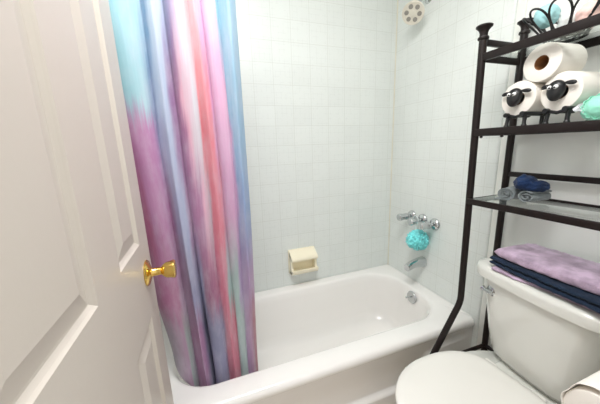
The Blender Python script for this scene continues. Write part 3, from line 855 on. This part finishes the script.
# ------------------------------------------------------------------ towels on the tank lid
def towel(label, z0, z1, xf, xb, y0, y1, mat, layers, seed, yaw=0.0, slump=.0, group='folded towels on the toilet tank'):
    cxm, cym = (xf + xb) / 2, (y0 + y1) / 2
    t = thing('folded_towel', label, 'towel', (cxm, cym, z0), group)
    th = (z1 - z0) / layers
    for k in range(layers):
        b = BM(); za, zb_ = z0 + th * k, z0 + th * (k + 1)
        ny, ns = 70, 28
        w = abs(xf - xb) / 2 - .004 * ((k + seed) % 2); h = th / 2 * 1.02
        loops = []
        for j in range(ny + 1):
            s = j / ny
            y = y0 + (y1 - y0) * s
            e = 1.0
            de = min(s, 1 - s) * abs(y1 - y0)
            if de < h * 1.6: e = math.sqrt(max(0.02, 1 - (1 - de / (h * 1.6)) ** 2))
            L_ = []
            for q in range(ns):
                a = 2 * PI * q / ns
                ca, sa = math.cos(a), math.sin(a)
                X = w * math.copysign(abs(ca) ** .30, ca); Z = h * math.copysign(abs(sa) ** .55, sa) * e
                nn = noise.noise(Vector((X * 14 + seed, y * 11, k * 3.0)))
                wav = (.006 * noise.noise(Vector((y * 9, seed * 2.0 + k, X * 5))))
                n2 = .0032 * noise.noise(Vector((X * 60 + seed, y * 60, Z * 60 + k)))
                px = cxm + X * (.93 + .07 * e) + .004 * nn + wav + n2
                pz = (za + zb_) / 2 + Z * (1 + .25 * nn * (sa > 0)) + n2 * (1 if sa > 0 else .2)
                L_.append((px, y + .003 * nn, max(pz, za - .0004)))
            loops.append(L_)
        loft(b, loops, True, True)
        if yaw:
            bmesh.ops.rotate(b, verts=b.verts, cent=(cxm, cym, 0), matrix=Matrix.Rotation(yaw, 3, 'Z'))
        obj('towel_layer' , b, mat, t, angle=180)
    return t
yw = math.radians(-7.0)
towel('lavender towel at the bottom of the stack, peeking out under the navy towel', .7850, .7975, -.252, -.070, -.866, -1.19, M['lav'], 1, 3, math.radians(2))
towel('navy blue folded towel sandwiched between two lavender towels', .7980, .8300, -.262, -.060, -.856, -1.24, M['navy'], 2, 6, yw)
towel('lavender folded towel on top of the stack on the toilet tank', .8300, .8660, -.246, -.062, -.864, -1.20, M['lav'], 1, 11, math.radians(-3))

# ------------------------------------------------------------------ toilet paper on the wall by the door
tc_ = Vector((-.565, -1.291, .738)); TR = .057
tp = thing('toilet_roll', 'white toilet roll with loose end in the lower right corner', 'toilet roll', tuple(tc_))
obj('paper', roll_mesh(tuple(tc_), (1, 0, 0), r=TR - .006, length=.100), M['paper'], tp, angle=50)
obj('cardboard_core', core_mesh(tuple(tc_), (1, 0, 0)), M['card'], tp)
b = BM(); G = []
for i in range(61):
    s = i / 60; a = math.radians(-60) + math.radians(285) * s
    lift = .001 + .0115 * math.exp(-((a - math.radians(72)) / .45) ** 2) + .0012 * math.sin(9 * a)
    rad = TR - .0052 + lift
    y = tc_.y + rad * math.cos(a); z = tc_.z + rad * math.sin(a)
    G.append([b.verts.new((tc_.x + .0005 + .099 * q / 6 - .003 * math.sin(6 * s + q) * (q == 0), y, z)) for q in range(7)])
for i in range(60):
    for q in range(6): b.faces.new((G[i][q], G[i + 1][q], G[i + 1][q + 1], G[i][q + 1]))
lo = obj('loose_sheet', b, M['paper'], tp, angle=180)
m = lo.modifiers.new('s', 'SOLIDIFY'); m.thickness = .0012; m.offset = 0
hl_ = thing('paper_holder', 'black toilet paper holder carrying the roll in the lower right corner', 'toilet paper holder', (tc_.x + .05, YN, tc_.z))
b = BM(); sweep(b, [(tc_.x - .018, tc_.y, tc_.z), (tc_.x + .118, tc_.y, tc_.z)], .008, 14); obj('spindle', b, M['black'], hl_)
for xx in (tc_.x - .018, tc_.x + .118):
    b = BM(); sweep(b, [(xx, tc_.y, tc_.z), (xx, YN + .012, tc_.z)], .007, 12); am = obj('arm', b, M['black'], hl_)
    b = BM(); lathe(b, [(.022, 0), (.022, .006), (.012, .012)], (xx, YN, tc_.z), (0, 1, 0), 24); obj('wall_plate', b, M['black'], am)

# ------------------------------------------------------------------ ceiling lamp
LX, LY = -1.05, -1.06
la = thing('ceiling_lamp', 'round white ceiling lamp above the open floor, out of the picture', 'lamp', (LX, LY, H))
b = BM(); lathe(b, [(.28, 0), (.28, .02), (.27, .025)], (LX, LY, H), (0, 0, -1), 40); obj('base', b, M['trim'], la)
b = BM(); lathe(b, [(.265, .024), (.262, .04), (.23, .062), (.15, .078), (.06, .084), (0, .085)], (LX, LY, H), (0, 0, -1), 40, cap=False); obj('diffuser', b, M['lamp'], la)

ld = bpy.data.lights.new('ceiling_bulb', 'AREA'); ld.shape = 'DISK'; ld.size = .56; ld.energy = 13.5; ld.color = (1.0, .992, .985)
lo_ = bpy.data.objects.new('ceiling_bulb', ld); COL.objects.link(lo_); lo_.location = (LX, LY, H - .095)

# even world fill, added to brighten the room through the doorway
w = bpy.data.worlds.new('doorway_fill'); SC.world = w; w.use_nodes = True
bg = w.node_tree.nodes['Background']; bg.inputs[0].default_value = (.985, .99, 1.0, 1); bg.inputs[1].default_value = 0.75

# ------------------------------------------------------------------ camera
cd = bpy.data.cameras.new('camera'); cam = bpy.data.objects.new('camera', cd); COL.objects.link(cam)
F_PX = 263.57919
cd.sensor_fit = 'HORIZONTAL'; cd.sensor_width = 36.0; cd.lens = F_PX / 600 * 36; cd.clip_start = .01
yaw, pit, rol = 0.33861, 0.20815, -0.03506
fw = Vector((math.sin(yaw) * math.cos(pit), math.cos(yaw) * math.cos(pit), -math.sin(pit)))
ri = Vector((math.cos(yaw), -math.sin(yaw), 0)); up = ri.cross(fw)
r2 = ri * math.cos(rol) + up * math.sin(rol); u2 = up * math.cos(rol) - ri * math.sin(rol)
mw = Matrix.Identity(4)
for i in range(3):
    mw[i][0], mw[i][1], mw[i][2] = r2[i], u2[i], -fw[i]
mw[0][3], mw[1][3], mw[2][3] = -1.19321, -1.47747, 1.25
cam.matrix_world = mw
SC.camera = cam

vs = SC.view_settings
vs.view_transform = 'Standard'; vs.look = 'None'; vs.gamma = 1.0; vs.exposure = 0.49; vs.use_curve_mapping = False
SC.cycles.max_bounces = 12; SC.cycles.diffuse_bounces = 6; SC.cycles.use_denoising = True
